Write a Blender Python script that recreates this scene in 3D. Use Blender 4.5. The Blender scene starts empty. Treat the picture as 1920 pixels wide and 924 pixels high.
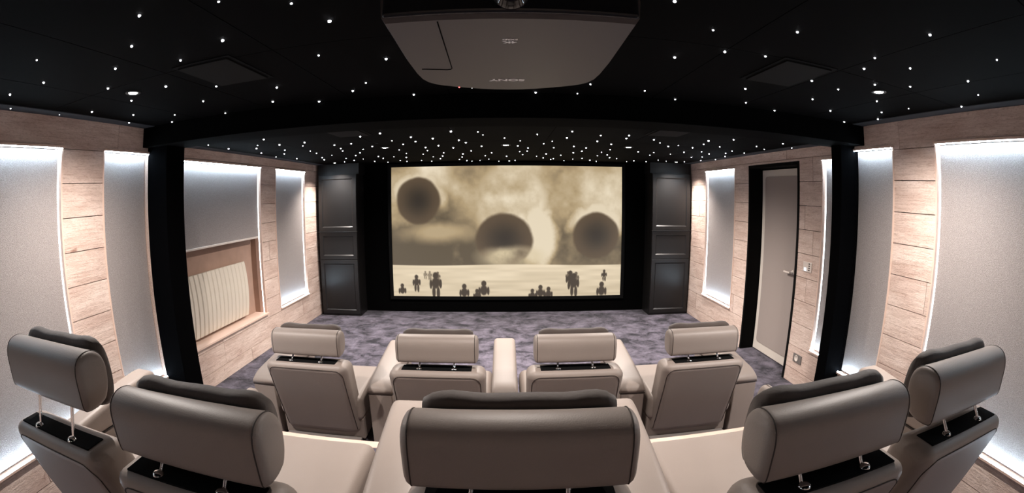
import bpy, bmesh, math, random
import numpy as np
from mathutils import Matrix, Vector
random.seed(7)
rng = np.random.default_rng(7)
SC = bpy.context.scene
COL = SC.collection

# ------------------------------------------------------------------ camera
CZ = 1.698                                     # eye height above the front floor
YAW, PITCH, ROLL = .0152, -.10454, -.0016
def cam_axes():
    c, s = math.cos, math.sin
    fw = Vector((s(YAW)*c(PITCH), c(YAW)*c(PITCH), s(PITCH)))
    r = Vector((c(YAW), -s(YAW), 0)); u = r.cross(fw)
    return r*c(ROLL)+u*s(ROLL), -r*s(ROLL)+u*c(ROLL), fw
cr, cu, cf = cam_axes()
cd = bpy.data.cameras.new('camera')
cd.type = 'PANO'
cd.sensor_fit = 'HORIZONTAL'
cd.sensor_width = 36.0
for holder in (cd, getattr(cd, 'cycles', None)):
    try:
        holder.panorama_type = 'FISHEYE_EQUISOLID'
        holder.fisheye_lens = 896.94/1920*36.0
        holder.fisheye_fov = math.pi
    except Exception:
        pass
cd.clip_start = .02; cd.clip_end = 60
cam = bpy.data.objects.new('camera', cd); COL.objects.link(cam)
cam.matrix_world = Matrix(((cr.x, cu.x, -cf.x, 0), (cr.y, cu.y, -cf.y, 0), (cr.z, cu.z, -cf.z, CZ), (0, 0, 0, 1)))
SC.camera = cam

# ------------------------------------------------------------------ world, exposure
W = bpy.data.worlds.new('world'); SC.world = W
W.use_nodes = True
W.node_tree.nodes['Background'].inputs[0].default_value = (.6, .62, .7, 1)
W.node_tree.nodes['Background'].inputs[1].default_value = .02
SC.view_settings.view_transform = 'Standard'
SC.view_settings.look = 'None'
SC.view_settings.gamma = 1
SC.view_settings.use_curve_mapping = False
SC.view_settings.exposure = 0.0
SC.cycles.max_bounces = 6; SC.cycles.diffuse_bounces = 4; SC.cycles.glossy_bounces = 3
SC.cycles.caustics_reflective = False; SC.cycles.caustics_refractive = False
SC.cycles.use_adaptive_sampling = True; SC.cycles.adaptive_threshold = .03
SPOT_W = 330.0            # power of one ceiling downlight
LED_TOP, LED_SIDE = 82.0, 12.0
WARM = (1.0, .90, .83); COOL = (.64, .83, 1.0)

# ------------------------------------------------------------------ helpers
MAT = {}
def srgb(r, g, b):
    f = lambda v: (v/255/12.92) if v/255 <= .04045 else ((v/255+.055)/1.055)**2.4
    return (f(r), f(g), f(b), 1)
def new_mat(name):
    m = bpy.data.materials.new(name); m.use_nodes = True
    nt = m.node_tree; b = nt.nodes['Principled BSDF']
    MAT[name] = m
    return m, nt, b
def N(nt, t, **kw):
    n = nt.nodes.new(t)
    for k, v in kw.items():
        if k == 'inp':
            for a, x in v.items(): n.inputs[a].default_value = x
        else: setattr(n, k, v)
    return n
def simple(name, col, rough=.6, metal=0, spec=.5, bump=None, var=None, sheen=0):
    m, nt, b = new_mat(name)
    b.inputs['Base Color'].default_value = col
    b.inputs['Roughness'].default_value = rough
    b.inputs['Metallic'].default_value = metal
    b.inputs['Specular IOR Level'].default_value = spec
    if sheen:
        b.inputs['Sheen Weight'].default_value = sheen
    tc = N(nt, 'ShaderNodeTexCoord')
    if var:
        s, lo, hi = var
        nz = N(nt, 'ShaderNodeTexNoise', inp={'Scale': s, 'Detail': 3.0})
        nt.links.new(tc.outputs['Object'], nz.inputs['Vector'])
        mx = N(nt, 'ShaderNodeMix', data_type='RGBA')
        mx.inputs[6].default_value = tuple(c*lo for c in col[:3])+(1,)
        mx.inputs[7].default_value = tuple(min(1, c*hi) for c in col[:3])+(1,)
        nt.links.new(nz.outputs['Fac'], mx.inputs[0]); nt.links.new(mx.outputs[2], b.inputs['Base Color'])
    if bump:
        s, st, dist = bump
        nz = N(nt, 'ShaderNodeTexNoise', inp={'Scale': s, 'Detail': 2.0})
        nt.links.new(tc.outputs['Object'], nz.inputs['Vector'])
        bp = N(nt, 'ShaderNodeBump', inp={'Strength': st, 'Distance': dist})
        nt.links.new(nz.outputs['Fac'], bp.inputs['Height']); nt.links.new(bp.outputs[0], b.inputs['Normal'])
    return m
def emit(name, col, s, lights=True):
    m, nt, b = new_mat(name)
    if not lights: m.cycles.emission_sampling = 'NONE'
    b.inputs['Base Color'].default_value = (0, 0, 0, 1)
    b.inputs['Emission Color'].default_value = tuple(col[:3])+(1,)
    b.inputs['Emission Strength'].default_value = s
    return m

def to_mesh(bm, name, mat, smooth=False):
    me = bpy.data.meshes.new(name); bm.to_mesh(me); bm.free()
    me.materials.append(MAT[mat])
    if smooth:
        me.polygons.foreach_set('use_smooth', [True]*len(me.polygons))
    return me
def put(name, me, parent=None, loc=None, rot=None, wn=False):
    o = bpy.data.objects.new(name, me); COL.objects.link(o)
    if parent: o.parent = parent
    if loc: o.location = loc
    if rot: o.rotation_euler = rot
    if wn:
        w = o.modifiers.new('normals', 'WEIGHTED_NORMAL'); w.keep_sharp = True
    return o
def tag(o, label=None, cat=None, group=None, kind=None):
    if label: o['label'] = label
    if cat: o['category'] = cat
    if group: o['group'] = group
    if kind: o['kind'] = kind
    return o
def thing(name, label, cat, loc=(0, 0, 0), rz=0, group=None, kind=None):
    o = bpy.data.objects.new(name, None); COL.objects.link(o)
    o.empty_display_size = .1
    o.location = loc; o.rotation_euler = (0, 0, rz)
    return tag(o, label, cat, group, kind)
def add_box(bm, x0, x1, y0, y1, z0, z1, bev=0, seg=2):
    r = bmesh.ops.create_cube(bm, size=1)
    M = Matrix.Translation(((x0+x1)/2, (y0+y1)/2, (z0+z1)/2)) @ Matrix.Diagonal((abs(x1-x0), abs(y1-y0), abs(z1-z0), 1))
    bmesh.ops.transform(bm, matrix=M, verts=r['verts'])
    if bev:
        es = list({e for v in r['verts'] for e in v.link_edges})
        bmesh.ops.bevel(bm, geom=es, offset=bev, segments=seg, profile=.5, affect='EDGES', clamp_overlap=True)
def box(name, b, mat, bev=0, seg=2, smooth=False):
    bm = bmesh.new(); add_box(bm, *b, bev=bev, seg=seg)
    return to_mesh(bm, name, mat, smooth)
def boxes(name, bl, mat, bev=0):
    bm = bmesh.new()
    for b in bl: add_box(bm, *b, bev=bev)
    return to_mesh(bm, name, mat)
def add_tube(bm, pts, r, n=6, closed=False):
    pts = [Vector(p) for p in pts]; rings = []
    m = len(pts)
    for i, p in enumerate(pts):
        if closed: t = pts[(i+1) % m]-pts[i-1]
        else: t = pts[min(i+1, m-1)]-pts[max(i-1, 0)]
        t.normalize()
        a = Vector((0, 0, 1)) if abs(t.z) < .9 else Vector((1, 0, 0))
        u = t.cross(a).normalized(); v = t.cross(u)
        rings.append([bm.verts.new(p+r*(math.cos(k*2*math.pi/n)*u+math.sin(k*2*math.pi/n)*v)) for k in range(n)])
    for i in range(m if closed else m-1):
        A, B = rings[i], rings[(i+1) % m]
        for k in range(n):
            bm.faces.new((A[k], A[(k+1) % n], B[(k+1) % n], B[k]))
    if not closed:
        bm.faces.new(rings[0][::-1]); bm.faces.new(rings[-1])
    bmesh.ops.recalc_face_normals(bm, faces=bm.faces)
def tube(name, pts, r, mat, n=6, closed=False):
    bm = bmesh.new(); add_tube(bm, pts, r, n, closed); return to_mesh(bm, name, mat, True)
def loft(name, rings, mat, smooth=True):
    bm = bmesh.new()
    R = [[bm.verts.new(p) for p in ring] for ring in rings]
    n = len(R[0])
    for A, B in zip(R, R[1:]):
        for k in range(n): bm.faces.new((A[k], A[(k+1) % n], B[(k+1) % n], B[k]))
    bm.faces.new(R[0][::-1]); bm.faces.new(R[-1])
    bmesh.ops.recalc_face_normals(bm, faces=bm.faces)
    return to_mesh(bm, name, mat, smooth)
def lathe(name, prof, mat, n=20, axis='Z'):
    bm = bmesh.new(); R = []
    for r, h in prof:
        R.append([bm.verts.new((r*math.cos(2*math.pi*k/n), r*math.sin(2*math.pi*k/n), h)) for k in range(n)])
    for A, B in zip(R, R[1:]):
        for k in range(n): bm.faces.new((A[k], A[(k+1) % n], B[(k+1) % n], B[k]))
    bm.faces.new(R[0][::-1]); bm.faces.new(R[-1])
    bmesh.ops.recalc_face_normals(bm, faces=bm.faces)
    return to_mesh(bm, name, mat, True)

# ------------------------------------------------------------------ materials
simple('leather', srgb(145, 133, 125), .50, bump=(260, .12, .004), var=(3, .92, 1.06))
simple('leather_seam', srgb(60, 50, 44), .7)
simple('pillow_cloth', srgb(76, 65, 59), .75, bump=(60, .2, .006), var=(20, .85, 1.1), sheen=.2)
simple('slot_black', (.004, .004, .004, 1), .9, spec=.1)
simple('chrome', (.85, .86, .88, 1), .12, metal=1)
simple('black_cloth', (.0012, .0012, .0012, 1), .95, spec=.03, bump=(400, .2, .002))
simple('column_cloth', (.0011, .0011, .0014, 1), .95, spec=.02, bump=(300, .2, .002))
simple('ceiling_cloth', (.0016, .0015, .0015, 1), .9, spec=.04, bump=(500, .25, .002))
simple('lit_edge_cloth', (.045, .052, .062, 1), .7, spec=.25)  # LED glow along the ceiling edge put into a lighter, bluish colour
simple('insert_grey', (.006, .0055, .005, 1), .8, spec=.1, bump=(500, .2, .002))
simple('cabinet_black', (.009, .0085, .0085, 1), .36, spec=.42, bump=(90, .05, .002))
simple('frame_black', (.0025, .0025, .0025, 1), .8, spec=.1)
simple('radiator_white', srgb(214, 206, 192), .4)
simple('door_paint', srgb(214, 206, 196), .5)
simple('door_cloth', srgb(158, 147, 141), .8, bump=(300, .2, .002))
simple('plastic_white', srgb(225, 214, 205), .4)
simple('plastic_grey', srgb(118, 112, 108), .35)
simple('dark_dot', (.02, .02, .02, 1), .5)
simple('projector_body', srgb(72, 66, 64), .42, bump=(900, .06, .001))
simple('projector_dark', (.01, .01, .011, 1), .22)
simple('print_silver', srgb(246, 244, 242), .5)
simple('lens_glass', (.004, .004, .005, 1), .06, spec=.7)
simple('ring_black', (.01, .01, .01, 1), .5)
simple('plaster_dark', srgb(120, 104, 94), .9)
emit('star_glow', (.93, .93, 1.0), 22.0, False)
emit('lamp_glow', (1.0, .95, .88), 60.0, False)
emit('led_top', COOL, LED_TOP)
emit('led_side', (.88, .94, 1.0), LED_SIDE)
emit('red_led', (1, .1, .1, False), 6.0)
emit('white_led', (1, 1, 1, False), 3.0)
emit('blue_led', (.6, .75, 1, False), 3.0)

def make_wood():
    m, nt, b = new_mat('wood')
    L = nt.links.new
    tc = N(nt, 'ShaderNodeTexCoord'); oi = N(nt, 'ShaderNodeObjectInfo')
    off = N(nt, 'ShaderNodeVectorMath', operation='SCALE'); off.inputs[0].default_value = (13., 29., 17.)
    L(oi.outputs['Random'], off.inputs['Scale'])
    ad = N(nt, 'ShaderNodeVectorMath', operation='ADD'); L(tc.outputs['Object'], ad.inputs[0]); L(off.outputs[0], ad.inputs[1])
    def stretched(v, scale, det, rough=.55, dist=0.):
        mp = N(nt, 'ShaderNodeMapping'); mp.inputs['Scale'].default_value = v; L(ad.outputs[0], mp.inputs['Vector'])
        nz = N(nt, 'ShaderNodeTexNoise', inp={'Scale': scale, 'Detail': det, 'Roughness': rough, 'Distortion': dist}); L(mp.outputs[0], nz.inputs['Vector'])
        return nz.outputs['Fac']
    grain = stretched((1, .06, 1), 70, 4, .6, .4)
    broad = stretched((1, .25, 1), 7, 3, .5, .8)
    knots = stretched((1, .55, 1), 9, 2, .5, 1.2)
    cr1 = N(nt, 'ShaderNodeValToRGB'); e = cr1.color_ramp.elements
    e[0].position = .32; e[0].color = srgb(210, 186, 174); e[1].position = .72; e[1].color = srgb(236, 218, 207)
    L(broad, cr1.inputs[0])
    cr2 = N(nt, 'ShaderNodeValToRGB'); e = cr2.color_ramp.elements
    e[0].position = .30; e[0].color = (.76, .70, .66, 1); e[1].position = .56; e[1].color = (1, 1, 1, 1)
    L(grain, cr2.inputs[0])
    mx = N(nt, 'ShaderNodeMix', data_type='RGBA', blend_type='MULTIPLY'); mx.inputs[0].default_value = .75
    L(cr1.outputs[0], mx.inputs[6]); L(cr2.outputs[0], mx.inputs[7])
    cr3 = N(nt, 'ShaderNodeValToRGB'); e = cr3.color_ramp.elements
    e[0].position = .70; e[0].color = (1, 1, 1, 1); e[1].position = .80; e[1].color = (.50, .38, .32, 1)
    L(knots, cr3.inputs[0])
    mx2 = N(nt, 'ShaderNodeMix', data_type='RGBA', blend_type='MULTIPLY'); mx2.inputs[0].default_value = .8
    L(mx.outputs[2], mx2.inputs[6]); L(cr3.outputs[0], mx2.inputs[7])
    crack = stretched((1, .22, 1), 95, 3, .7, 1.5)
    cr4 = N(nt, 'ShaderNodeValToRGB'); e = cr4.color_ramp.elements
    e[0].position = .36; e[0].color = (.72, .66, .62, 1); e[1].position = .52; e[1].color = (1, 1, 1, 1)
    L(crack, cr4.inputs[0])
    mx3 = N(nt, 'ShaderNodeMix', data_type='RGBA', blend_type='MULTIPLY'); mx3.inputs[0].default_value = .7
    L(mx2.outputs[2], mx3.inputs[6]); L(cr4.outputs[0], mx3.inputs[7])
    L(mx3.outputs[2], b.inputs['Base Color'])
    b.inputs['Roughness'].default_value = .7; b.inputs['Specular IOR Level'].default_value = .3
    bp0 = N(nt, 'ShaderNodeBump', inp={'Strength': .6, 'Distance': .006}); L(crack, bp0.inputs['Height'])
    bp = N(nt, 'ShaderNodeBump', inp={'Strength': .5, 'Distance': .006}); L(grain, bp.inputs['Height']); L(bp0.outputs[0], bp.inputs['Normal'])
    bp2 = N(nt, 'ShaderNodeBump', inp={'Strength': .35, 'Distance': .012}); L(knots, bp2.inputs['Height']); L(bp.outputs[0], bp2.inputs['Normal'])
    L(bp2.outputs[0], b.inputs['Normal'])
make_wood()
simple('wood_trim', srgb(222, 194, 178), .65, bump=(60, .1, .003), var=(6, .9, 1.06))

simple('shaded_niche_wood', srgb(168, 138, 121), .7, bump=(60, .15, .004), var=(9, .8, 1.08))  # plank wood with the shade under the blind put into its colour
def make_fabric():
    m, nt, b = new_mat('panel_fabric')
    L = nt.links.new
    tc = N(nt, 'ShaderNodeTexCoord')
    nz = N(nt, 'ShaderNodeTexNoise', inp={'Scale': 240., 'Detail': 3.0}); L(tc.outputs['Object'], nz.inputs['Vector'])
    cr = N(nt, 'ShaderNodeValToRGB'); e = cr.color_ramp.elements
    e[0].position = .35; e[0].color = srgb(132, 125, 123); e[1].position = .68; e[1].color = srgb(178, 171, 168)
    L(nz.outputs['Fac'], cr.inputs[0]); L(cr.outputs[0], b.inputs['Base Color'])
    b.inputs['Roughness'].default_value = .5; b.inputs['Specular IOR Level'].default_value = .55
    bp = N(nt, 'ShaderNodeBump', inp={'Strength': .6, 'Distance': .004}); L(nz.outputs['Fac'], bp.inputs['Height']); L(bp.outputs[0], b.inputs['Normal'])
make_fabric()

def make_carpet():
    m, nt, b = new_mat('carpet')
    L = nt.links.new
    tc = N(nt, 'ShaderNodeTexCoord')
    n1 = N(nt, 'ShaderNodeTexNoise', inp={'Scale': 4.6, 'Detail': 6.0, 'Roughness': .7, 'Distortion': .35}); L(tc.outputs['Object'], n1.inputs['Vector'])
    cr = N(nt, 'ShaderNodeValToRGB'); e = cr.color_ramp.elements
    e[0].position = .38; e[0].color = srgb(28, 27, 36); e[1].position = .64; e[1].color = srgb(112, 106, 120)
    L(n1.outputs['Fac'], cr.inputs[0]); L(cr.outputs[0], b.inputs['Base Color'])
    b.inputs['Roughness'].default_value = .85; b.inputs['Specular IOR Level'].default_value = .2
    b.inputs['Sheen Weight'].default_value = .08
    n2 = N(nt, 'ShaderNodeTexNoise', inp={'Scale': 260., 'Detail': 2.0}); L(tc.outputs['Object'], n2.inputs['Vector'])
    mm = N(nt, 'ShaderNodeMath', operation='ADD'); L(n2.outputs['Fac'], mm.inputs[0])
    ms = N(nt, 'ShaderNodeMath', operation='MULTIPLY'); ms.inputs[1].default_value = 2.5; L(n1.outputs['Fac'], ms.inputs[0]); L(ms.outputs[0], mm.inputs[1])
    bp = N(nt, 'ShaderNodeBump', inp={'Strength': .7, 'Distance': .012}); L(mm.outputs[0], bp.inputs['Height']); L(bp.outputs[0], b.inputs['Normal'])
make_carpet()

# ------------------------------------------------------------------ the room
XL, XR = -2.755, 2.719
YB, YF = -1.75, 6.90              # back wall, front wall
ZR, ZF = 2.318, 2.21              # ceiling heights, rear and front
BY0, BY1, BZ = 2.80, 3.14, 2.165  # beam
RISER, RY = .38, 2.27

fl = put('floor', box('floor', (XL-.35, XR+.45, YB-.1, YF+.1, -.10, 0), 'carpet'))
tag(fl, kind='structure')
wf = put('wall_front', box('wall_front', (XL-.1, XR+.1, YF, YF+.1, 0, 2.5), 'black_cloth')); tag(wf, kind='structure')

# seating platform
pl = thing('floor_riser', 'raised platform carrying the rear row of recliners', 'platform', kind='structure')
put('deck', box('deck', (-2.12, 2.12, YB, RY-.07, 0, RISER), 'carpet'), pl)
put('nosing', box('nosing', (-2.12, 2.12, RY-.07, RY, .0, RISER+.004), 'wood_trim', bev=.004), pl)

# openings: (y0, y1, z0, z1) on each side wall
PT_R, PB_R, PT_F, PB_F = 2.118, .352, 2.088, .402
OPEN_L = [(-.15, 1.905, PB_R, PT_R), (2.35, 2.87, PB_R, PT_R), (3.11, 4.85, .430, PT_F), (5.25, 6.14, PB_F, PT_F)]
OPEN_R = [(-.15, 2.005, PB_R, PT_R+.012), (2.47, 2.93, PB_R, PT_R+.012), (3.06, 3.385, PB_F, PT_F-.012), (3.785, 4.79, -.01, 2.072), (5.165, 6.03, PB_F, PT_F-.016)]
ROWS = [2.40, 2.115, 1.896, 1.677, 1.458, 1.239, 1.02, .801, .582, .363, .144, 0.0]
FW = .016                           # trim width around an opening
GAP = .005

def plank_wall(parent, X, sgn, openings):
    """planks of the wall at plane X; sgn +1: room lies at +x of the wall"""
    ops = [(a-FW, b+FW, c-FW, d+FW) for a, b, c, d in openings]
    for ri in range(len(ROWS)-1):
        zt, zb = ROWS[ri]-GAP/2, ROWS[ri+1]+GAP/2
        y = YB + .02; first = random.uniform(.5, 2.0); ln = first
        while y < YF-.02:
            y1 = min(y+ln, YF-.005); ln = random.uniform(1.5, 2.6)
            if YF-y1 < .5: y1 = YF-.005
            a, b = y+GAP/2, y1-GAP/2
            ys = sorted({a, b, *[v for o in ops for v in o[:2] if a < v < b]})
            zs = sorted({zb, zt, *[v for o in ops for v in o[2:] if zb < v < zt]})
            cells = {}
            for i in range(len(ys)-1):
                for k in range(len(zs)-1):
                    cy, cz = (ys[i]+ys[i+1])/2, (zs[k]+zs[k+1])/2
                    if not any(o[0] < cy < o[1] and o[2] < cz < o[3] for o in ops):
                        cells[(i, k)] = (ys[i], ys[i+1], zs[k], zs[k+1])
            while cells:
                st = [next(iter(cells))]; comp = []
                while st:
                    c = st.pop()
                    if c not in cells: continue
                    comp.append(cells.pop(c))
                    st += [(c[0]+1, c[1]), (c[0]-1, c[1]), (c[0], c[1]+1), (c[0], c[1]-1)]
                j = random.uniform(-.0012, .0012)
                x0, x1 = sorted((X+j, X-sgn*.02+j))
                big = [q for q in comp if q[1]-q[0] > .004 and q[3]-q[2] > .004]
                if big:
                    put('plank', boxes('plank', [(x0, x1, q[0], q[1], q[2], q[3]) for q in big], 'wood'), parent)
            y = y1

wl = put('wall_left', box('wall_left', (XL-.30, XL-.17, YB, YF, 0, 2.5), 'plaster_dark')); tag(wl, kind='structure')
plank_wall(wl, XL, 1, OPEN_L)
wr = put('wall_right', boxes('wall_right', [(XR+.09, XR+.30, YB, 3.76, 0, 2.5), (XR+.09, XR+.30, 4.815, YF, 0, 2.5), (XR+.09, XR+.30, 3.76, 4.815, 2.10, 2.5)], 'plaster_dark')); tag(wr, kind='structure')
plank_wall(wr, XR, -1, OPEN_R)
wb = put('wall_back', box('wall_back', (XL-.3, XR+.3, YB-.12, YB-.02, 0, 2.5), 'plaster_dark')); tag(wb, kind='structure')
for ri in range(len(ROWS)-1):
    for x0, x1 in ((XL+.003, -.9), (-.8965, .88), (.8835, XR-.003)):
        put('plank', box('plank', (x0, x1, YB-.02, YB, ROWS[ri+1]+GAP/2, ROWS[ri]-GAP/2), 'wood'), wb)

# baseboards: a narrow dark shadow gap is enough at the carpet, none is fitted in the room

# ceilings, each of cloth-covered tiles with narrow joints
def ceiling(name, x0, x1, y0, y1, z, nx, ny, holes):
    c = put(name, box(name, (x0, x1, y0, y1, z+.03, z+.08), 'black_cloth')); tag(c, kind='structure')
    xs = np.linspace(x0, x1, nx+1); ys = np.linspace(y0, y1, ny+1)
    for i in range(nx):
        for k in range(ny):
            put('ceiling_tile', box('ceiling_tile', (xs[i]+.002, xs[i+1]-.002, ys[k]+.002, ys[k+1]-.002, z, z+.03), 'ceiling_cloth'), c)
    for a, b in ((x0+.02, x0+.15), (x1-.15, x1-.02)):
        put('lit_edge_strip', box('lit_edge_strip', (a, b, y0, y1, z-.004, z), 'lit_edge_cloth'), c)  # ceiling edge, LED glow painted in
    return c
ce = ceiling('ceiling', XL-.02, XR+.02, YB, BY0+.05, ZR, 9, 4, [])
cf_ = ceiling('ceiling', XL-.02, XR+.02, BY1-.05, YF, ZF, 7, 3, [])

# beam and columns dividing front and rear
bm_ = put('beam', box('beam', (XL-.02, XR+.02, BY0, BY1, BZ, 2.45), 'black_cloth', bev=.004))
tag(bm_, 'black cloth-covered ceiling beam crossing the room between the two star ceilings', 'beam', kind='structure')
for nm, b, lab in (('column', (XL-.1, -2.53, 2.87, 3.11, 0, 2.2), 'black column on the left wall under the beam, beside the radiator niche'),
                   ('column', (2.555, XR+.1, 2.93, 3.06, 0, 2.2), 'black column on the right wall under the beam, beside the door')):
    o = put(nm, box(nm, b, 'column_cloth', bev=.006)); tag(o, lab, 'column', kind='structure')

# ------------------------------------------------------------------ lit wall panels
def light_panel(label, X, s, y0, y1, z0, z1, far=True, blind=None):
    """s = +1 left wall (room at +x). Fabric panel sunk in a wood-trimmed recess, LED strips around it."""
    t = thing('wall_panel', label, 'wall panel', (X, (y0+y1)/2, z0), 0, 'lit fabric wall panels')
    def B(nm, dx0, dx1, a, b, c, d, mat, bev=0):
        x0, x1 = sorted((s*dx0, s*dx1))
        cy = (y0+y1)/2
        return put(nm, box(nm, (x0, x1, a-cy, b-cy, c-z0, d-z0), mat, bev=bev), t)
    dp = .085
    pr = .014
    B('frame_rail', -dp, pr+.006, y0-FW, y1+FW, z1, z1+FW, 'wood_trim', .002)
    B('frame_rail', -dp, pr+.006, y0-FW, y1+FW, z0-FW, z0, 'wood_trim', .002)
    B('frame_stile', -dp, pr*.4, y0-FW, y0, z0, z1, 'wood_trim', .002)
    B('frame_stile', -dp, pr*.4, y1, y1+FW, z0, z1, 'wood_trim', .002)
    fz = blind if blind else z0+.012
    B('fabric', -.075, -.030, y0+.009, y1-.009, fz, z1-.006, 'panel_fabric', .004)
    # LED strips on the inner faces of the recess
    B('led_strip', .0, .015, y0+.004, y1-.004, z1-.005, z1, 'led_top')
    if not blind:
        B('led_strip', .0, .015, y0+.004, y1-.004, z0, z0+.005, 'led_top')
    if far:
        B('led_strip', -.034 if blind else -.042, -.028, y1-.003, y1, z0+.006, z1-.006, 'led_side')
        if not blind: B('led_strip', -.050, -.032, y0, y0+.004, z0+.006, z1-.006, 'led_side')
    return t
light_panel('big glowing grey fabric panel on the left wall beside the rear recliners', XL, 1, *OPEN_L[0])
light_panel('narrow glowing fabric panel on the left wall just behind the black column', XL, 1, *OPEN_L[1], far=False)
nb = light_panel('lit grey roller blind panel above the white radiator in the left wall', XL, 1, *OPEN_L[2], blind=1.315)
light_panel('narrow glowing fabric panel on the left wall nearest the screen', XL, 1, *OPEN_L[3])
light_panel('big glowing grey fabric panel on the right wall beside the rear recliners', XR, -1, *OPEN_R[0])
light_panel('narrow glowing fabric panel on the right wall just behind the black column', XR, -1, *OPEN_R[1], far=False)
light_panel('thin sliver of lit fabric panel between the right column and the light switch', XR, -1, *OPEN_R[2])
light_panel('narrow glowing fabric panel on the right wall between the door and the screen', XR, -1, *OPEN_R[4])

# the radiator niche under the blind
y0, y1, z0, z1 = OPEN_L[2]
def NB(nm, x0, x1, a, b, c, d, mat, bev=0):
    cy = (y0+y1)/2
    return put(nm, box(nm, (x0-XL, x1-XL, a-cy, b-cy, c-z0, d-z0), mat, bev=bev), nb)
NB('niche_back', XL-.17, XL-.155, y0-FW, y1+FW, z0, z1, 'shaded_niche_wood')
NB('niche_side', XL-.155, XL-.085, y1, y1+FW, z0, z1, 'shaded_niche_wood')
NB('niche_side', XL-.155, XL-.085, y0-FW, y0, z0, z1, 'shaded_niche_wood')
NB('niche_sill', XL-.155, XL+.03, y0-FW, y1+FW, z0-FW, z0+.004, 'wood_trim', .002)
NB('blind_bar', XL-.055, XL-.022, y0+.02, y1-.02, 1.297, 1.317, 'plastic_white', .004)

# radiator: 17 curved elements on a slim back body
rad = thing('radiator', 'white electric radiator with curved vertical elements in the left wall niche', 'radiator', (XL-.15, 3.12, .47))
put('back_body', box('back_body', (.0, .045, .0, 1.475, .03, .575), 'radiator_white', bev=.008), rad)
def rad_el():
    rings = []
    n = 14
    for i in range(n+1):
        u = i/n; z = u*.592
        bul = .052+.034*math.sin(math.pi*min(1, max(0, u*1.0)))**.8
        w = .0375
        rings.append([(.03, -w, z), (.03, w, z), (bul-.008, w, z), (bul, w-.009, z), (bul, -w+.009, z), (bul-.008, -w, z)])
    return loft('element', rings, 'radiator_white', False)
rm = rad_el()
for i in range(19):
    put('element', rm, rad, (0, .04+.0775*i, 0))

# ------------------------------------------------------------------ door with black reveal
dr = thing('door_1', 'grey door with padded taupe panel set deep in a black reveal, right wall', 'door', (XR, 4.29, 0), kind='structure')
def DB(nm, b, mat, bev=0, par=dr):
    return put(nm, box(nm, (b[0]-XR, b[1]-XR, b[2]-4.29, b[3]-4.29, b[4], b[5]), mat, bev=bev), par)
DX = 2.885
DB('reveal', (XR-.006, DX+.10, 3.766, 3.80, 0, 2.09), 'frame_black')
DB('reveal', (XR-.004, DX+.10, 4.775, 4.805, 0, 2.09), 'frame_black')
DB('reveal', (XR-.004, DX+.10, 3.80, 4.775, 2.058, 2.09), 'frame_black')
DB('back_board', (DX+.06, DX+.10, 3.80, 4.775, 0, 2.06), 'frame_black')
leaf = DB('leaf', (DX, DX+.045, 3.815, 4.762, .012, 2.045), 'door_paint', .004)
def pad():
    bm = bmesh.new(); add_box(bm, -.006, .01, -.40, .40, -.93, .93, bev=.0)
    es = [e for e in bm.edges if abs(e.verts[0].co.x-e.verts[1].co.x) > .01]
    bmesh.ops.bevel(bm, geom=es, offset=.04, segments=5, profile=.5, affect='EDGES')
    return to_mesh(bm, 'padded_panel', 'door_cloth')
put('padded_panel', pad(), leaf, (DX-XR, 0, 1.04))
hd = put('handle', lathe('handle', [(.022, 0), (.022, .008), (.009, .012), (.009, .05)], 'plastic_white', 14), leaf, (DX-XR, 4.06-4.29, 1.0), (0, -math.pi/2, 0))
put('lever', box('lever', (DX-XR-.058, DX-XR-.042, 4.05-4.29, 4.17-4.29, .99, 1.008), 'plastic_white', bev=.004), leaf)

# ------------------------------------------------------------------ wall switch and socket
sw = thing('light_switch', 'white keypad light switch on the planks right of the door', 'switch', (XR, 3.582, 1.128))
put('plate', box('plate', (-.009, .0, -.068, .068, -.045, .045), 'plastic_white', bev=.003), sw)
put('touch_key', box('touch_key', (-.012, -.009, .012, .045, -.036, -.010), 'blue_led'), sw)
for k in range(4):
    put('key', box('key', (-.011, -.009, -.044, -.026, -.031+k*.019, -.021+k*.019), 'dark_dot'), sw)
so = thing('wall_socket', 'grey power socket low on the planks below the light switch', 'socket', (XR, 3.575, .262))
put('plate', box('plate', (-.009, 0, -.072, .072, -.042, .042), 'plastic_grey', bev=.003), so)
put('receptacle', lathe('receptacle', [(.030, 0), (.030, .003), (.026, .003), (.024, .0005)], 'plastic_white', 20), so, (-.009, .012, .0), (0, -math.pi/2, 0))

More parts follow.
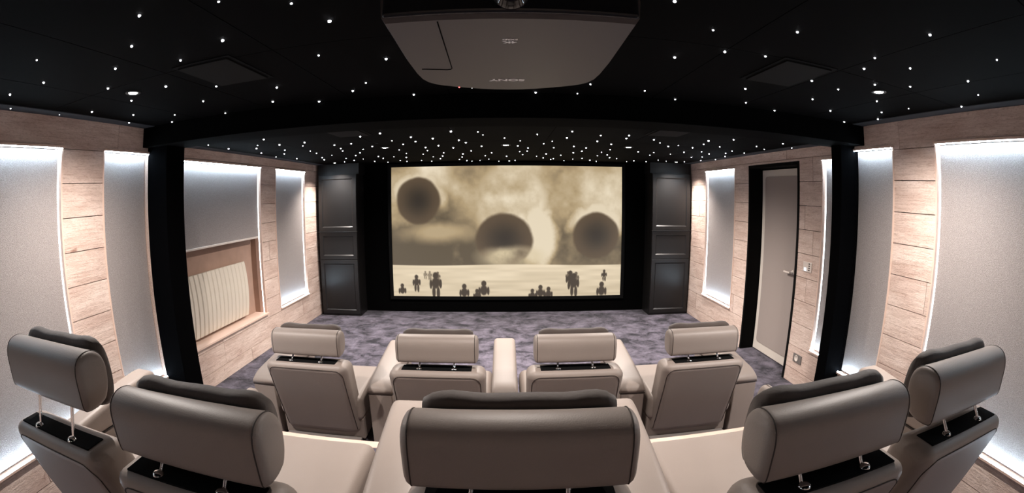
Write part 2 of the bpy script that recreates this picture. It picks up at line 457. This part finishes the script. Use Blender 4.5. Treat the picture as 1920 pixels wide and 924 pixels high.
# ------------------------------------------------------------------ projection screen (desert dust scene on a flat projected picture)
def screen_picture():
    w, h = 427, 241
    u = np.linspace(0, 1, w)[None, :]*np.ones((h, 1)); v = np.linspace(0, 1, h)[:, None]*np.ones((1, w))   # v: 0 top
    A = 16/9
    def vnoise(fx, fy, seed):
        r = np.random.default_rng(seed); g = r.random((int(fy)+3, int(fx)+3))
        x = u*fx; y = v*fy; xi = x.astype(int); yi = y.astype(int); a = x-xi; b = y-yi
        a = a*a*(3-2*a); b = b*b*(3-2*b)
        return (g[yi, xi]*(1-a)+g[yi, xi+1]*a)*(1-b)+(g[yi+1, xi]*(1-a)+g[yi+1, xi+1]*a)*b
    def fbm(f, seed, o=5):
        s = 0; am = .5; t = 0
        for k in range(o):
            s = s+am*vnoise(f*A*2**k, f*2**k, seed+k); t += am; am *= .52
        return s/t
    sm = lambda a, b, x: np.clip((x-a)/(b-a), 0, 1)**2*(3-2*np.clip((x-a)/(b-a), 0, 1))
    n1, n2, n3 = fbm(3, 1, 6), fbm(6, 20, 6), fbm(12, 60, 5)
    n1 = np.clip((n1-.5)*1.5+.5, 0, 1); n2 = np.clip((n2-.5)*1.5+.5, 0, 1)
    wob = (n2-.5)*1.2+(n3-.5)*.5
    def blob(cx, cy, rx, ry, soft):
        d = np.sqrt(((u-cx)/rx)**2+((v-cy)/ry)**2)+wob*.35
        return 1-sm(1-soft, 1+soft, d)
    dark = np.array([92, 80, 62]); mid = np.array([176, 154, 118]); lite = np.array([238, 224, 198])
    t = n1*.95+.15*(u-.2)-.62*sm(.30, .62, v)*(1-.25*u)+.06
    t = np.clip(t+(n3-.5)*.25, 0, 1)
    t = np.maximum(t, .95*blob(.53, .30, .17, .34, .35)*(.62+.6*n2+.3*(n3-.5)))
    t = np.maximum(t, .92*blob(.64, .52, .075, .26, .3))
    t = np.maximum(t, .85*blob(.13, .20, .12, .19, .35)); t = np.maximum(t, .9*blob(.89, .42, .12, .17, .3))
    t = np.maximum(t, .55*blob(.22, .50, .15, .07, .7))
    c = np.where(t[..., None] < .5, dark+(mid-dark)*(t[..., None]*2), mid+(lite-mid)*(t[..., None]*2-1))
    # three plain dark round hollows in the dust
    for cx, cy, rx, ry in ((.122, .26, .098, .185), (.49, .56, .125, .20), (.885, .53, .105, .185)):
        d = np.sqrt(((u-cx)/rx)**2+((v-cy)/ry)**2)+wob*.07
        m = (1-sm(.90, 1.04, d))[..., None]
        k = sm(.0, 1.0, d)[..., None]
        c = c*(1-m)+m*(np.array([52, 45, 37])*(1-k)+np.array([92, 76, 58])*k)
    # dust kicked up at the foot of the middle one
    f = blob(.52, .70, .13, .085, .35)*(.55+.9*(n2-.3)); f = np.clip(f, 0, 1)[..., None]
    c = c*(1-f)+f*np.array([214, 196, 160])
    # sand
    hz = .755+.004*np.sin(u*9); sand = sm(-.004, .004, v-hz)[..., None]
    st = vnoise(10, 60, 77)[..., None]
    c = c*(1-sand)+sand*(np.array([226, 208, 178])+(st-.5)*26-14*sm(.75, 1, v)[..., None])
    # small running figures
    def fig(x, y, s, d=1.0, bust=False):
        nonlocal c
        col = np.array([62, 50, 38])
        parts = [(0, -.86, .12, .14), (0, -.55, .17, .24)]
        if not bust: parts += [(-.08, -.18, .075, .26), (.10, -.14, .075, .26)]
        parts += [(-.2, -.5, .06, .2), (.2, -.52, .06, .2)]
        for px, py, rx, ry in parts:
            dd = np.sqrt(((u-x-px*s/A)/(rx*s/A))**2+((v-y-py*s)/(ry*s))**2)
            m = ((1-sm(.75, 1.15, dd))*d)[..., None]
            c = c*(1-m)+m*col
    for a in ((.105, .955, .125), (.165, .87, .07, .5), (.145, .86, .06, .5), (.20, .885, .08, .7), (.19, 1.0, .19), (.765, .885, .08, .7), (.775, .94, .14), (.80, .91, .10, .75), (.79, .99, .17), (.925, .88, .085)): fig(*a)
    for a in ((.04, 1.02, .12), (.315, 1.05, .15), (.40, 1.045, .17), (.37, 1.06, .12), (.61, 1.06, .12), (.645, 1.05, .14), (.68, 1.055, .13), (.915, 1.05, .16)): fig(*a, 1.0, True)
    return np.clip(c, 0, 255)/255
SW, SH, SX, SZ, SY = 3.375, 1.898, .030, 1.194, YF-.03
def build_screen():
    c = screen_picture(); h, w, _ = c.shape
    lin = np.where(c <= .04045, c/12.92, ((c+.055)/1.055)**2.4)
    xs = np.linspace(-SW/2, SW/2, w); zs = np.linspace(SH/2, -SH/2, h)
    V = np.stack([np.tile(xs, h), np.zeros(w*h), np.repeat(zs, w)], 1)
    i = np.arange(w*h).reshape(h, w)
    F = np.stack([i[:-1, :-1].ravel(), i[1:, :-1].ravel(), i[1:, 1:].ravel(), i[:-1, 1:].ravel()], 1)
    me = bpy.data.meshes.new('picture')
    me.vertices.add(len(V)); me.vertices.foreach_set('co', V.ravel())
    me.loops.add(F.size); me.loops.foreach_set('vertex_index', F.ravel())
    me.polygons.add(len(F)); me.polygons.foreach_set('loop_start', np.arange(0, F.size, 4))
    me.update(calc_edges=True); me.validate()
    at = me.color_attributes.new('picture', 'FLOAT_COLOR', 'POINT')
    at.data.foreach_set('color', np.concatenate([lin.reshape(-1, 3), np.ones((w*h, 1))], 1).ravel())
    m, nt, b = new_mat('screen_picture')
    a = N(nt, 'ShaderNodeAttribute', attribute_name='picture')
    b.inputs['Base Color'].default_value = (.02, .02, .02, 1); b.inputs['Roughness'].default_value = .9
    nt.links.new(a.outputs['Color'], b.inputs['Emission Color']); b.inputs['Emission Strength'].default_value = 1.0
    me.materials.append(m)
    t = thing('projection_screen', 'wide projection screen showing a sepia desert dust scene on the black front wall', 'screen', (SX, SY, SZ))
    put('picture', me, t, (0, -.012, 0))
    put('backing', box('backing', (-SW/2, SW/2, -.010, .028, -SH/2, SH/2), 'frame_black'), t)
    for nm, b_ in (('border', (-SW/2-.05, -SW/2, -.02, .028, -SH/2-.05, SH/2+.05)), ('border', (SW/2, SW/2+.05, -.02, .028, -SH/2-.05, SH/2+.05)),
                   ('border', (-SW/2, SW/2, -.02, .028, SH/2, SH/2+.05)), ('border', (-SW/2, SW/2, -.02, .028, -SH/2-.05, -SH/2))):
        put(nm, box(nm, b_, 'frame_black'), t)
build_screen()

# ------------------------------------------------------------------ tall black cabinets beside the screen
def panel_front(nm, w, h, rail, mat='cabinet_black'):
    """a shaker front: flat frame, 45 degree bead, sunk field; lies in XZ, front at -y"""
    bm = bmesh.new()
    def ring(dx, dz, y): return [bm.verts.new(p) for p in ((-w/2+dx, y, dz), (w/2-dx, y, dz), (w/2-dx, y, h-dz), (-w/2+dx, y, h-dz))]
    back = ring(0, 0, 0); r0 = ring(0, .0, -.020); r1 = ring(.003, .003, -.022); r2 = ring(rail, rail, -.022); r3 = ring(rail+.014, rail+.014, -.008)
    for A, B in ((back, r0), (r0, r1), (r1, r2), (r2, r3)):
        for k in range(4): bm.faces.new((A[k], A[(k+1) % 4], B[(k+1) % 4], B[k]))
    bm.faces.new(r3); bm.faces.new(back[::-1])
    bmesh.ops.recalc_face_normals(bm, faces=bm.faces)
    return to_mesh(bm, nm, mat)
def cabinet(label, x0, x1):
    t = thing('tall_cabinet', label, 'cabinet', ((x0+x1)/2, 6.53, 0), group='cabinets flanking the screen')
    w = x1-x0
    put('body', box('body', (-w/2, w/2, .022, YF-6.53-.01, 0, 2.055), 'cabinet_black'), t)
    put('fascia', box('fascia', (-w/2-.02, w/2+.02, .05, YF-6.53-.01, 2.055, ZF-.002), 'cabinet_black'), t)
    put('ledge', box('ledge', (-w/2-.006, w/2+.006, -.012, .03, 1.226, 1.238), 'cabinet_black', bev=.003), t)
    for nm, a, b in (('door', 1.240, 2.045), ('drawer_front', .832, 1.224), ('door', .03, .826)):
        d = put(nm, panel_front(nm, w-.01, b-a, .055), t, (0, .022, a))
    put('plinth', box('plinth', (-w/2, w/2, .03, .06, 0, .03), 'frame_black'), t)
cabinet('tall black cabinet with recessed panel fronts left of the screen', -2.70, -2.10)
cabinet('tall black cabinet with recessed panel fronts right of the screen', 2.09, 2.69)

# ------------------------------------------------------------------ recliners
HW = .255                                            # half width of a headrest
def superring(cx_, pts, sc, cyz):
    return [(cx_, cyz[0]+(p[0]-cyz[0])*sc, cyz[1]+(p[1]-cyz[1])*sc) for p in pts]
def closed_spline(ctrl, n):
    out = []; m = len(ctrl)
    for i in range(m):
        p0, p1, p2, p3 = (np.array(ctrl[(i+k-1) % m], float) for k in range(4))
        for j in range(n):
            t = j/n
            out.append(tuple(.5*((2*p1)+(-p0+p2)*t+(2*p0-5*p1+4*p2-p3)*t*t+(-p0+3*p1-3*p2+p3)*t**3)))
    return out
# side outline of the headrest bolster (y forward, z up), rear face on the left
HP = closed_spline([(.014, .000), (.001, .014), (.0, .060), (.001, .108), (.012, .140), (.036, .158), (.070, .163), (.104, .155), (.130, .134), (.140, .100), (.134, .052), (.112, .014), (.086, .001), (.050, -.003)], 3)
HC = (.070, .080)
def headrest_mesh(hw):
    xs = [(-hw, .62), (-hw+.003, .80), (-hw+.009, .92), (-hw+.016, .975), (-hw+.023, .996), (-hw+.032, 1.0), (-hw*.5, 1.004), (0, 1.006)]
    xs = xs+[(-x, s) for x, s in xs[-2::-1]]
    return loft('headrest', [superring(x, HP, s, HC) for x, s in xs], 'leather')
def seam_loop(hw, side): return [(side*(hw-.020), HC[0]+(p[0]-HC[0])*.990, HC[1]+(p[1]-HC[1])*.990) for p in HP]
PP = closed_spline([(.122, -.02), (.116, .05), (.112, .11), (.108, .150), (.114, .176), (.134, .184), (.158, .178), (.178, .140), (.188, .075), (.182, .005), (.160, -.035), (.134, -.038)], 3)
PC = (.15, .075)
def pillow_mesh(hw):
    rings = []
    n = 16
    for i in range(n+1):
        a = i/n*2-1
        s = [.78, .92, .975][min(i, n-i)] if min(i, n-i) < 3 else 1.0
        x = math.copysign(hw*(1-(1-abs(a))**1.6*0) if False else abs(a)**.8*hw, a)
        r = superring(x, PP, s, PC)
        wv = -.006+.010*a*a+.0015*math.sin(a*9+.8)
        rings.append([(p[0], p[1], p[2]+(wv*min(1, p[2]/.15) if p[2] > 0 else 0)) for p in r])
    return loft('pillow', rings, 'pillow_cloth')
def back_mesh(w, d, h, lean, y_top, z0):
    """padded backrest; rear top edge at y_top, leaning"""
    bm = bmesh.new(); add_box(bm, -w/2, w/2, 0, d, 0, h, bev=.055, seg=5)
    for v in bm.verts:
        z = v.co.z
        bul = .02*(1-(2*v.co.x/w)**2)*(1-(2*z/h-1)**2)
        tx = 1-.05*(1-z/h)
        v.co = Vector((v.co.x*tx, y_top+(v.co.y if v.co.y > d/2 else v.co.y-bul*.4)+(h-z)*lean, z0+z))
    return to_mesh(bm, 'backrest', 'leather', True)
class Row: pass
def make_row(seat_w, seat_len, hw, BW):
    R = Row()
    BD, BH, LEAN, YT, Z0 = .20, .592, .35, -.070, .075
    R.back = back_mesh(BW, BD, BH, LEAN, YT, Z0)
    # seam along the rear top edge and down both sides
    pts = []
    zt = Z0+BH-.035
    for z in (.12, .3, .48, zt-.06): pts.append((-BW/2+.030, z))
    for k in range(1, 6):
        a = math.pi/2*k/6; pts.append((-BW/2+.030+.05*(1-math.cos(a)), zt-.06+.06*math.sin(a)))
    pts = pts+[(-BW/2+.09, zt), (-.1, zt+.001)]
    pts = pts+[(-x, z) for x, z in pts[::-1]]
    def ry(x, z):
        h = z-Z0; t = max(0, h-(BH-.055)); e = max(0, abs(x)-(BW/2-.055)*(1-.05*(1-h/BH)))
        rr = min(.0549, math.hypot(t, e))
        bul = .008*(1-(2*x/BW)**2)*(1-(2*h/BH-1)**2)
        return YT+(BH-h)*LEAN+.055-math.sqrt(.055**2-rr**2)-bul-.0005
    R.seam = tube('seam', [(x, ry(x, z), z) for x, z in pts], .0022, 'leather_seam', 5)
    bm = bmesh.new(); add_box(bm, -seat_w/2, seat_w/2, .12, seat_len, .19, .375, bev=.045, seg=4)
    for v in bm.verts:
        if v.co.z > .3:
            v.co.z += .012*(1-(2*v.co.x/seat_w)**2)*max(0, math.sin(math.pi*(v.co.y-.05)/seat_len))
    R.seat = to_mesh(bm, 'seat_cushion', 'leather', True)
    R.base = box('base', (-seat_w/2+.01, seat_w/2-.01, .16, seat_len-.03, .03, .20), 'leather', bev=.012)
    R.foot = box('foot_bar', (-BW/2+.01, BW/2-.01, .11, .15, .0, .052), 'plastic_grey', bev=.005)
    R.slot = box('headrest_slot', (-.215, .215, -.022, .062, Z0+BH-.02, Z0+BH+.0035), 'slot_black', bev=.002)
    R.head = headrest_mesh(hw)
    R.hseam = [tube('seam', seam_loop(hw, s), .0020, 'leather_seam', 5, True) for s in (-1, 1)]
    R.pillow = pillow_mesh(hw*.86)
    R.rod = tube('rod', [(0, -.004, -.085), (0, .010, -.045), (0, .052, .0), (0, .058, .03)], .0065, 'chrome', 10)
    R.rod_long = tube('rod', [(0, -.004, -.16), (0, .002, -.12), (0, .046, -.01), (0, .052, .03)], .0065, 'chrome', 10)
    R.collar = lathe('collar', [(.019, 0), (.019, .004), (.015, .009), (.010, .012)], 'chrome', 18)
    R.z_top = Z0+BH
    return R
def recliner(R, label, x, y, z, rz, raise_=0, group=None, hx=1.0):
    t = thing('recliner', label, 'recliner', (x, y, z), math.radians(rz), group)
    HZ = .705+raise_
    put('base', R.base, t); put('foot_bar', R.foot, t)
    put('seat_cushion', R.seat, t, wn=True)
    b = put('backrest', R.back, t, wn=True)
    put('seam', R.seam, b)
    put('headrest_slot', R.slot, b)
    h = put('headrest', R.head, t, (0, 0, HZ))
    for m in R.hseam: put('seam', m, h)
    put('pillow', R.pillow, t, (0, 0, HZ))
    for s in (-1, 1):
        r = put('rod', R.rod if raise_ < .05 else R.rod_long, t, (s*.107, 0, HZ))
        put('collar', R.collar, r, (0, -.004+(.006 if raise_ < .05 else 0), R.z_top-.001-HZ))
    return t
ROW_F = make_row(.645, .79, HW, .60); ROW_R = make_row(.535, .865, HW, .54)
gF, gR = 'front row recliners', 'rear row recliners'
recliner(ROW_F, 'leftmost taupe leather recliner of the front row, nearest the radiator', -1.297, 2.735, 0, 1.0, 0, gF)
recliner(ROW_F, 'taupe leather recliner in the front row just left of the middle armrest', -.418, 2.71, 0, 0, 0, gF)
recliner(ROW_F, 'taupe leather recliner in the front row just right of the middle armrest', .428, 2.715, 0, 0, 0, gF)
recliner(ROW_F, 'rightmost taupe leather recliner of the front row, nearest the door', 1.29, 2.735, 0, -1.0, 0, gF)
recliner(ROW_R, 'taupe recliner in the middle of the rear row, seen squarely from behind', .030, .85, RISER, -.8, 0, gR)
recliner(ROW_R, 'dark-topped rear row recliner directly left of the middle seat', -.765, .765, RISER, 1, 0, gR)
recliner(ROW_R, 'leftmost rear row recliner with its headrest raised on long chrome rods', -1.395, .765, RISER, 2, .075, gR)
recliner(ROW_R, 'dark-topped rear row recliner directly right of the middle seat', .805, .765, RISER, 0, 0, gR)
recliner(ROW_R, 'rightmost rear row recliner beside the big right wall panel', 1.42, .755, RISER, -1, .02, gR)

# shared armrests between the seats
def armrest(label, x0, x1, y0, y1, z, group, rz=0):
    t = thing('armrest', label, 'armrest', ((x0+x1)/2, (y0+y1)/2, z), math.radians(rz), group)
    w = x1-x0; L = y1-y0
    put('side_panel', box('side_panel', (-w/2+.004, w/2-.004, -L/2+.004, L/2-.012, 0, .405), 'leather', bev=.008), t)
    # padded top: a long rounded wedge rising towards the front
    def ring(y, zt, ww, zb=.412, r=.03):
        r = min(r, (zt-zb)*.48)
        o = []
        for cx_, cz_, a0 in ((ww/2-r, zt-r, 0), (-ww/2+r, zt-r, 90)):
            for k in range(5):
                a = math.radians(a0+k*22.5); o.append((cx_+r*math.cos(a), y, cz_+r*math.sin(a)))
        for cx_, cz_, a0 in ((-ww/2+.012, zb+.012, 180), (ww/2-.012, zb+.012, 270)):
            for k in range(3):
                a = math.radians(a0+k*45); o.append((cx_+.012*math.cos(a), y, cz_+.012*math.sin(a)))
        return o
    ys = [(-L/2, .440, .96), (-L/2+.012, .456, .985), (-L/2+.04, .474, 1), (-L/2+.10, .492, 1), (0, .524, 1), (L/2-.08, .550, 1), (L/2-.03, .549, 1), (L/2-.010, .540, .985), (L/2, .522, .95)]
    put('pad', loft('pad', [ring(y, zt, w*s) for y, zt, s in ys], 'leather'), t)
    put('piping', tube('piping', [(-w/2+.002, -L/2+.002, .4085), (w/2-.002, -L/2+.002, .4085), (w/2-.002, L/2-.01, .4085), (-w/2+.002, L/2-.01, .4085)], .004, 'leather_seam', 5, True), t)
aF, aR = 'front row armrests', 'rear row armrests'
armrest('brightly lit middle armrest dividing the front row', -.092, .082, 2.87, 3.79, 0, aF)
armrest('front row armrest between the leftmost seat and its neighbour', -.935, -.76, 2.87, 3.70, 0, aF, 1.5)
armrest('front row armrest between the rightmost seat and its neighbour', .77, .945, 2.87, 3.70, 0, aF, -1.5)
armrest('outer left armrest of the front row, nearest the radiator', -1.835, -1.645, 2.87, 3.70, 0, aF)
armrest('outer right armrest of the front row, nearest the door', 1.63, 1.825, 2.87, 3.70, 0, aF)
armrest('white-lit armrest at the left side of the middle rear seat', -.430, -.262, .99, 1.70, RISER, aR, 2)
armrest('white-lit armrest at the right side of the middle rear seat', .322, .490, .99, 1.70, RISER, aR, -2)
armrest('narrow rear row armrest between the two left seats', -1.108, -1.048, .95, 1.69, RISER, aR)
armrest('narrow rear row armrest between the two right seats', 1.085, 1.142, .95, 1.69, RISER, aR)
armrest('outer left armrest of the rear row beside the left wall', -1.83, -1.70, .95, 1.69, RISER, aR)
armrest('outer right armrest of the rear row beside the right wall', 1.71, 1.84, .95, 1.69, RISER, aR)

# ------------------------------------------------------------------ ceiling projector
pj = thing('projector', 'large dark grey projector hung upside down from the rear ceiling', 'projector', (.012, .885, 2.05))
def projector_body():
    bm = bmesh.new()
    half = [(.262, .0), (.270, .30), (.269, .44), (.264, .51), (.252, .555), (.234, .585), (.208, .608), (.17, .632), (.13, .652), (.09, .668), (.045, .680)]
    out = [(-x, y) for x, y in half]+[(0, .684)]+half[::-1]
    rings = []
    for z, s in ((.012, .985), (.0, .955)):
        rings.append([bm.verts.new((x*s, .0+(y-.0)*(s if y > .3 else 1)+(.006 if y == 0 and z == 0 else 0), z)) for x, y in out])
    rings.insert(0, [bm.verts.new((x, y, .05)) for x, y in out])
    rings.insert(0, [bm.verts.new((x*.98, y*.98+.004, .195)) for x, y in out])
    for A, B in zip(rings, rings[1:]):
        n = len(A)
        for k in range(n): bm.faces.new((A[k], A[(k+1) % n], B[(k+1) % n], B[k]))
    bm.faces.new(rings[0]); bm.faces.new(rings[-1][::-1])
    bmesh.ops.recalc_face_normals(bm, faces=bm.faces)
    return to_mesh(bm, 'case', 'projector_body')
case = put('case', projector_body(), pj)
put('face', box('face', (-.255, .255, -.012, .004, .008, .19), 'projector_dark', bev=.01, seg=3), pj)
put('lens', lathe('lens', [(.040, 0), (.040, .008), (.035, .013), (.032, .024), (.024, .032), (.013, .037), (.003, .038)], 'lens_glass', 28), pj, (0, -.010, .052), (math.pi/2, 0, 0))
put('cover_seam', tube('cover_seam', [(-.145, .012, -.0005), (-.154, .376, -.0005), (-.158, .386, -.0005), (-.168, .389, -.0005), (-.236, .372, -.0005)], .0014, 'slot_black', 5), pj)
put('ceiling_mount', boxes('ceiling_mount', [(-.08, .08, .25, .41, .195, ZR-2.05)], 'projector_dark', bev=.005), pj)
put('indicator_lamp', lathe('indicator_lamp', [(.003, 0), (.003, .002), (.001, .003)], 'red_led', 8), pj, (-.158, .632, .006), (-math.pi/2, 0, 0))
put('indicator_lamp', lathe('indicator_lamp', [(.0018, 0), (.0018, .002), (.001, .003)], 'white_led', 8), pj, (-.118, .648, .006), (-math.pi/2, 0, 0))
def lettering(nm, s, size, width, loc):
    cu_ = bpy.data.curves.new(nm, 'FONT'); cu_.body = s; cu_.align_x = 'CENTER'; cu_.align_y = 'CENTER'
    cu_.size = size; cu_.extrude = .0004; cu_.offset = size*.03
    tmp = bpy.data.objects.new('tmp', cu_); COL.objects.link(tmp)
    bpy.context.view_layer.update()
    me = bpy.data.meshes.new_from_object(tmp.evaluated_get(bpy.context.evaluated_depsgraph_get()))
    COL.objects.unlink(tmp); bpy.data.objects.remove(tmp)
    xs = [v.co.x for v in me.vertices]; k = width/(max(xs)-min(xs))
    for v in me.vertices: v.co.x *= k
    me.materials.clear(); me.materials.append(MAT['print_silver'])
    o = put(nm, me, pj, loc); o.rotation_euler = (math.pi, 0, math.pi) if False else (0, 0, 0)
    # reads from below, upright towards the screen side: local x -> -x, y -> +y, z -> -z
    o.rotation_euler = (0, math.pi, 0)
    return o
lettering('lettering', 'SONY', .034, .105, (-.004, .518, -.0006))
lettering('lettering', '4K', .020, .034, (0, .155, -.0006))
lettering('lettering', 'SXRD', .012, .034, (0, .136, -.0006))

# ------------------------------------------------------------------ ceiling loudspeaker inserts
def insert(label, x, y, z, w, d):
    t = thing('ceiling_speaker', label, 'speaker', (x, y, z), group='square inserts in the star ceilings')
    put('shadow_frame', box('shadow_frame', (-w/2-.022, w/2+.022, -d/2-.022, d/2+.022, -.004, -.0005), 'slot_black'), t)
    put('grille', box('grille', (-w/2, w/2, -d/2, d/2, -.012, -.004), 'insert_grey', bev=.002), t)
insert('square cloth ceiling insert in the rear ceiling, left of the projector', -1.30, 1.87, ZR, .29, .40)
insert('square cloth ceiling insert in the rear ceiling, right of the projector', 1.33, 1.90, ZR, .27, .40)
insert('square cloth insert peeking from behind the beam, left part of the front ceiling', -1.20, 3.50, ZF, .25, .34)
insert('square cloth insert peeking from behind the beam, right part of the front ceiling', 1.265, 3.50, ZF, .25, .34)

# ------------------------------------------------------------------ downlights
ring_m = lathe('trim_ring', [(.048, 0), (.048, -.004), (.034, -.006), (.031, -.001)], 'ring_black', 24)
lens_m = lathe('lens', [(.030, -.001), (.026, -.005), (.012, -.007), (.002, -.0075)], 'lamp_glow', 20)
def downlight(label, x, y, z, watts, angle=122, blend=1.0, sc=1.0, group='recessed ceiling spotlights'):
    t = thing('spotlight', label, 'spotlight', (x, y, z), 0, group)
    put('trim_ring', ring_m, t).scale = (sc, sc, 1)
    put('lens', lens_m, t).scale = (sc, sc, 1)
    ld = bpy.data.lights.new('lamp', 'SPOT'); ld.energy = watts; ld.color = WARM
    ld.spot_size = math.radians(angle); ld.spot_blend = blend; ld.shadow_soft_size = .03
    lo = bpy.data.objects.new('lamp', ld); COL.objects.link(lo); lo.parent = t; lo.location = (0, 0, -.02)
for lab, x in (('bright ceiling spotlight at the left of the rear star ceiling', -1.951), ('ceiling spotlight of the rear ceiling above the projector front', .012), ('bright ceiling spotlight at the right of the rear star ceiling', 1.965)):
    downlight(lab, x, 1.86, ZR, SPOT_W*(.48 if abs(x) < 1 else .66), angle=112 if abs(x) < 1 else 160)
for lab, x in (('left bright spotlight of the three in the front star ceiling', -1.202), ('middle bright spotlight of the three in the front star ceiling', .013), ('right bright spotlight of the three in the front star ceiling', 1.249)):
    downlight(lab, x, 4.70, ZF, SPOT_W*.98, angle=160)
downlight('small spotlight just above the left black cabinet', -2.361, 6.33, ZF, SPOT_W*.5, sc=.6)
downlight('small spotlight just above the right black cabinet', 2.369, 6.30, ZF, SPOT_W*.5, sc=.6)
for lab, x in (('unseen left ceiling spotlight added behind the seats', -1.951), ('unseen middle ceiling spotlight added behind the seats', .012), ('unseen right ceiling spotlight added behind the seats', 1.965)):
    downlight(lab, x, -1.0, ZR, SPOT_W*.36)  # unseen lamps added behind the camera to light the seat backs

# ------------------------------------------------------------------ star lights of the two ceilings
PX_REAR = [(261.5,28.5),(410,2.5),(546.5,6),(618,39),(247,86),(417.5,75),(69,112),(597.5,103.5),(338.5,112.5),(216.5,128),(82,154),(202.5,165),(311,161.5),(19,176.5),(405.5,161.5),(519,163.5),(381,189),(511.5,190),(603,192),(246.5,188),(20,202),(111.5,214),(172.5,209),(250,215),(242,229),(327.5,215),(322.5,228),(424,212),
 (724,110),(686,155),(661.5,170),(781.5,183),(1002.5,179),(1081.5,176.5),(1107,157.5),(1265,107),(1209,170),(1254.5,192),(1265,2),
 (1337,56),(1495,59.5),(1359,96.5),(1435,105),(1743.5,64.5),(1640,108),(1620,128),(1706.5,127.5),(1869,111.5),(1522,151),(1397.5,166),(1571.5,167),(1398.5,192),(1523.5,185.5),(1451.5,207),(1557,207),(1583,228),(1640,158),(1644,189),(1706.5,162),(1653,210),(1646,223),(1703.5,203),(1815,151.5),(1834,177.5),(1802.5,199)]
_f = [(145,499),(71,511),(37,538),(190,527),(261,513),(278,530),(343,518),(411,492),(441,525),(467,534),(512,494),(531,505),(735,503),(612,517),(671,527),(866,492),(846,516),(791,529),(759,538),(662,546),(700,554),(797,553),(872,548),(918,554),(973,507),(960,529),(1012,540),(1069,518),(1079,507),(1172,523),(1195,535),(1226,548),(1264,545),(1008,560),(1113,568),(1172,571),(1157,581),(1234,577),(1188,600),(1143,605),(1218,604),(1258,607),(960,583),(976,570),(997,580),(1032,594),(1006,590),(1070,605),(1097,602),(902,566),(870,572),(823,581),(768,576),(795,594),(732,585),(757,591),(680,579),(669,567),(697,566),(620,585),(591,604),(540,583),(564,572),(526,547),(487,565),(456,576),(453,588),(443,597),(471,601),(420,553),(384,572),(380,584),(372,594),(345,587),(339,603),(301,601),(307,577),(323,564),(316,552),(364,545),(244,575),(244,589),(246,604),(217,561),(232,540),(197,587),(221,601),(175,607),(125,604),(139,586),(157,593),(116,548),(82,559),(70,572),(54,582),(18,593),(12,606),(48,601),(5,565),(82,595),(490,603),(520,601),(553,596),(630,603),(652,601),(785,597),(835,602),(868,596),(903,593),(932,600),(956,604)]
PX_FRONT = [(640+x/2, y/2) for x, y in _f]+[(1328.5,263.5),(1319.5,270),(1298.5,276.5),(1349.5,275),(1375.5,261.5),(1418.5,274),(1433,279.5),(1468,269),(1484.5,276.5),(1372.5,283),(1360.5,287),(1359.5,293),(1395.5,286.5),(1341.5,298.5),(1329.5,288),(1315.5,284),(1316.5,294),(1314,300.5),(1296.5,294.5),(1282.5,285),(1283,303),
 (390.5,271.5),(428.5,278.5),(494.5,261),(483,272.5),(481,278),(490,286.5),(524,271),(534,281),(533,288),(571,266.5),(568,273),(517.5,294),(556.5,297),(582,283),(593.5,287),(604,295),(608,299),(622,290.5),(627,271.5),(639,278)]
def ceiling_point(px, py, Z):
    """where on the ceiling plane the star of the photograph sits (lens of the camera above)"""
    a, b = px-960, 462-py; r = math.hypot(a, b); th = 2*math.asin(r/2/896.94)
    d = (cr*(a/r)+cu*(b/r))*math.sin(th)+cf*math.cos(th)
    t = (Z-CZ)/d.z
    return t*d.x, t*d.y
def star_mesh(r):
    bm = bmesh.new(); bmesh.ops.create_icosphere(bm, subdivisions=1, radius=r); return to_mesh(bm, 'star_light', 'star_glow', True)
sr, sf = star_mesh(.006), star_mesh(.0068)
def stars(pxs, Z, parent, me, ylo, yhi):
    for p in pxs:
        x, y = ceiling_point(*p, Z)
        x = min(max(x, XL+.03), XR-.03); y = min(max(y, ylo), yhi)
        o = put('star_light', me, parent, (x, y, Z-.001))
        k = random.choice((.7, .85, 1, 1, 1.15)); o.scale = (k, k, k)
stars(PX_REAR, ZR, ce, sr, -.5, BY0-.02)
stars(PX_FRONT, ZF, cf_, sf, BY1+.02, YF-.03)
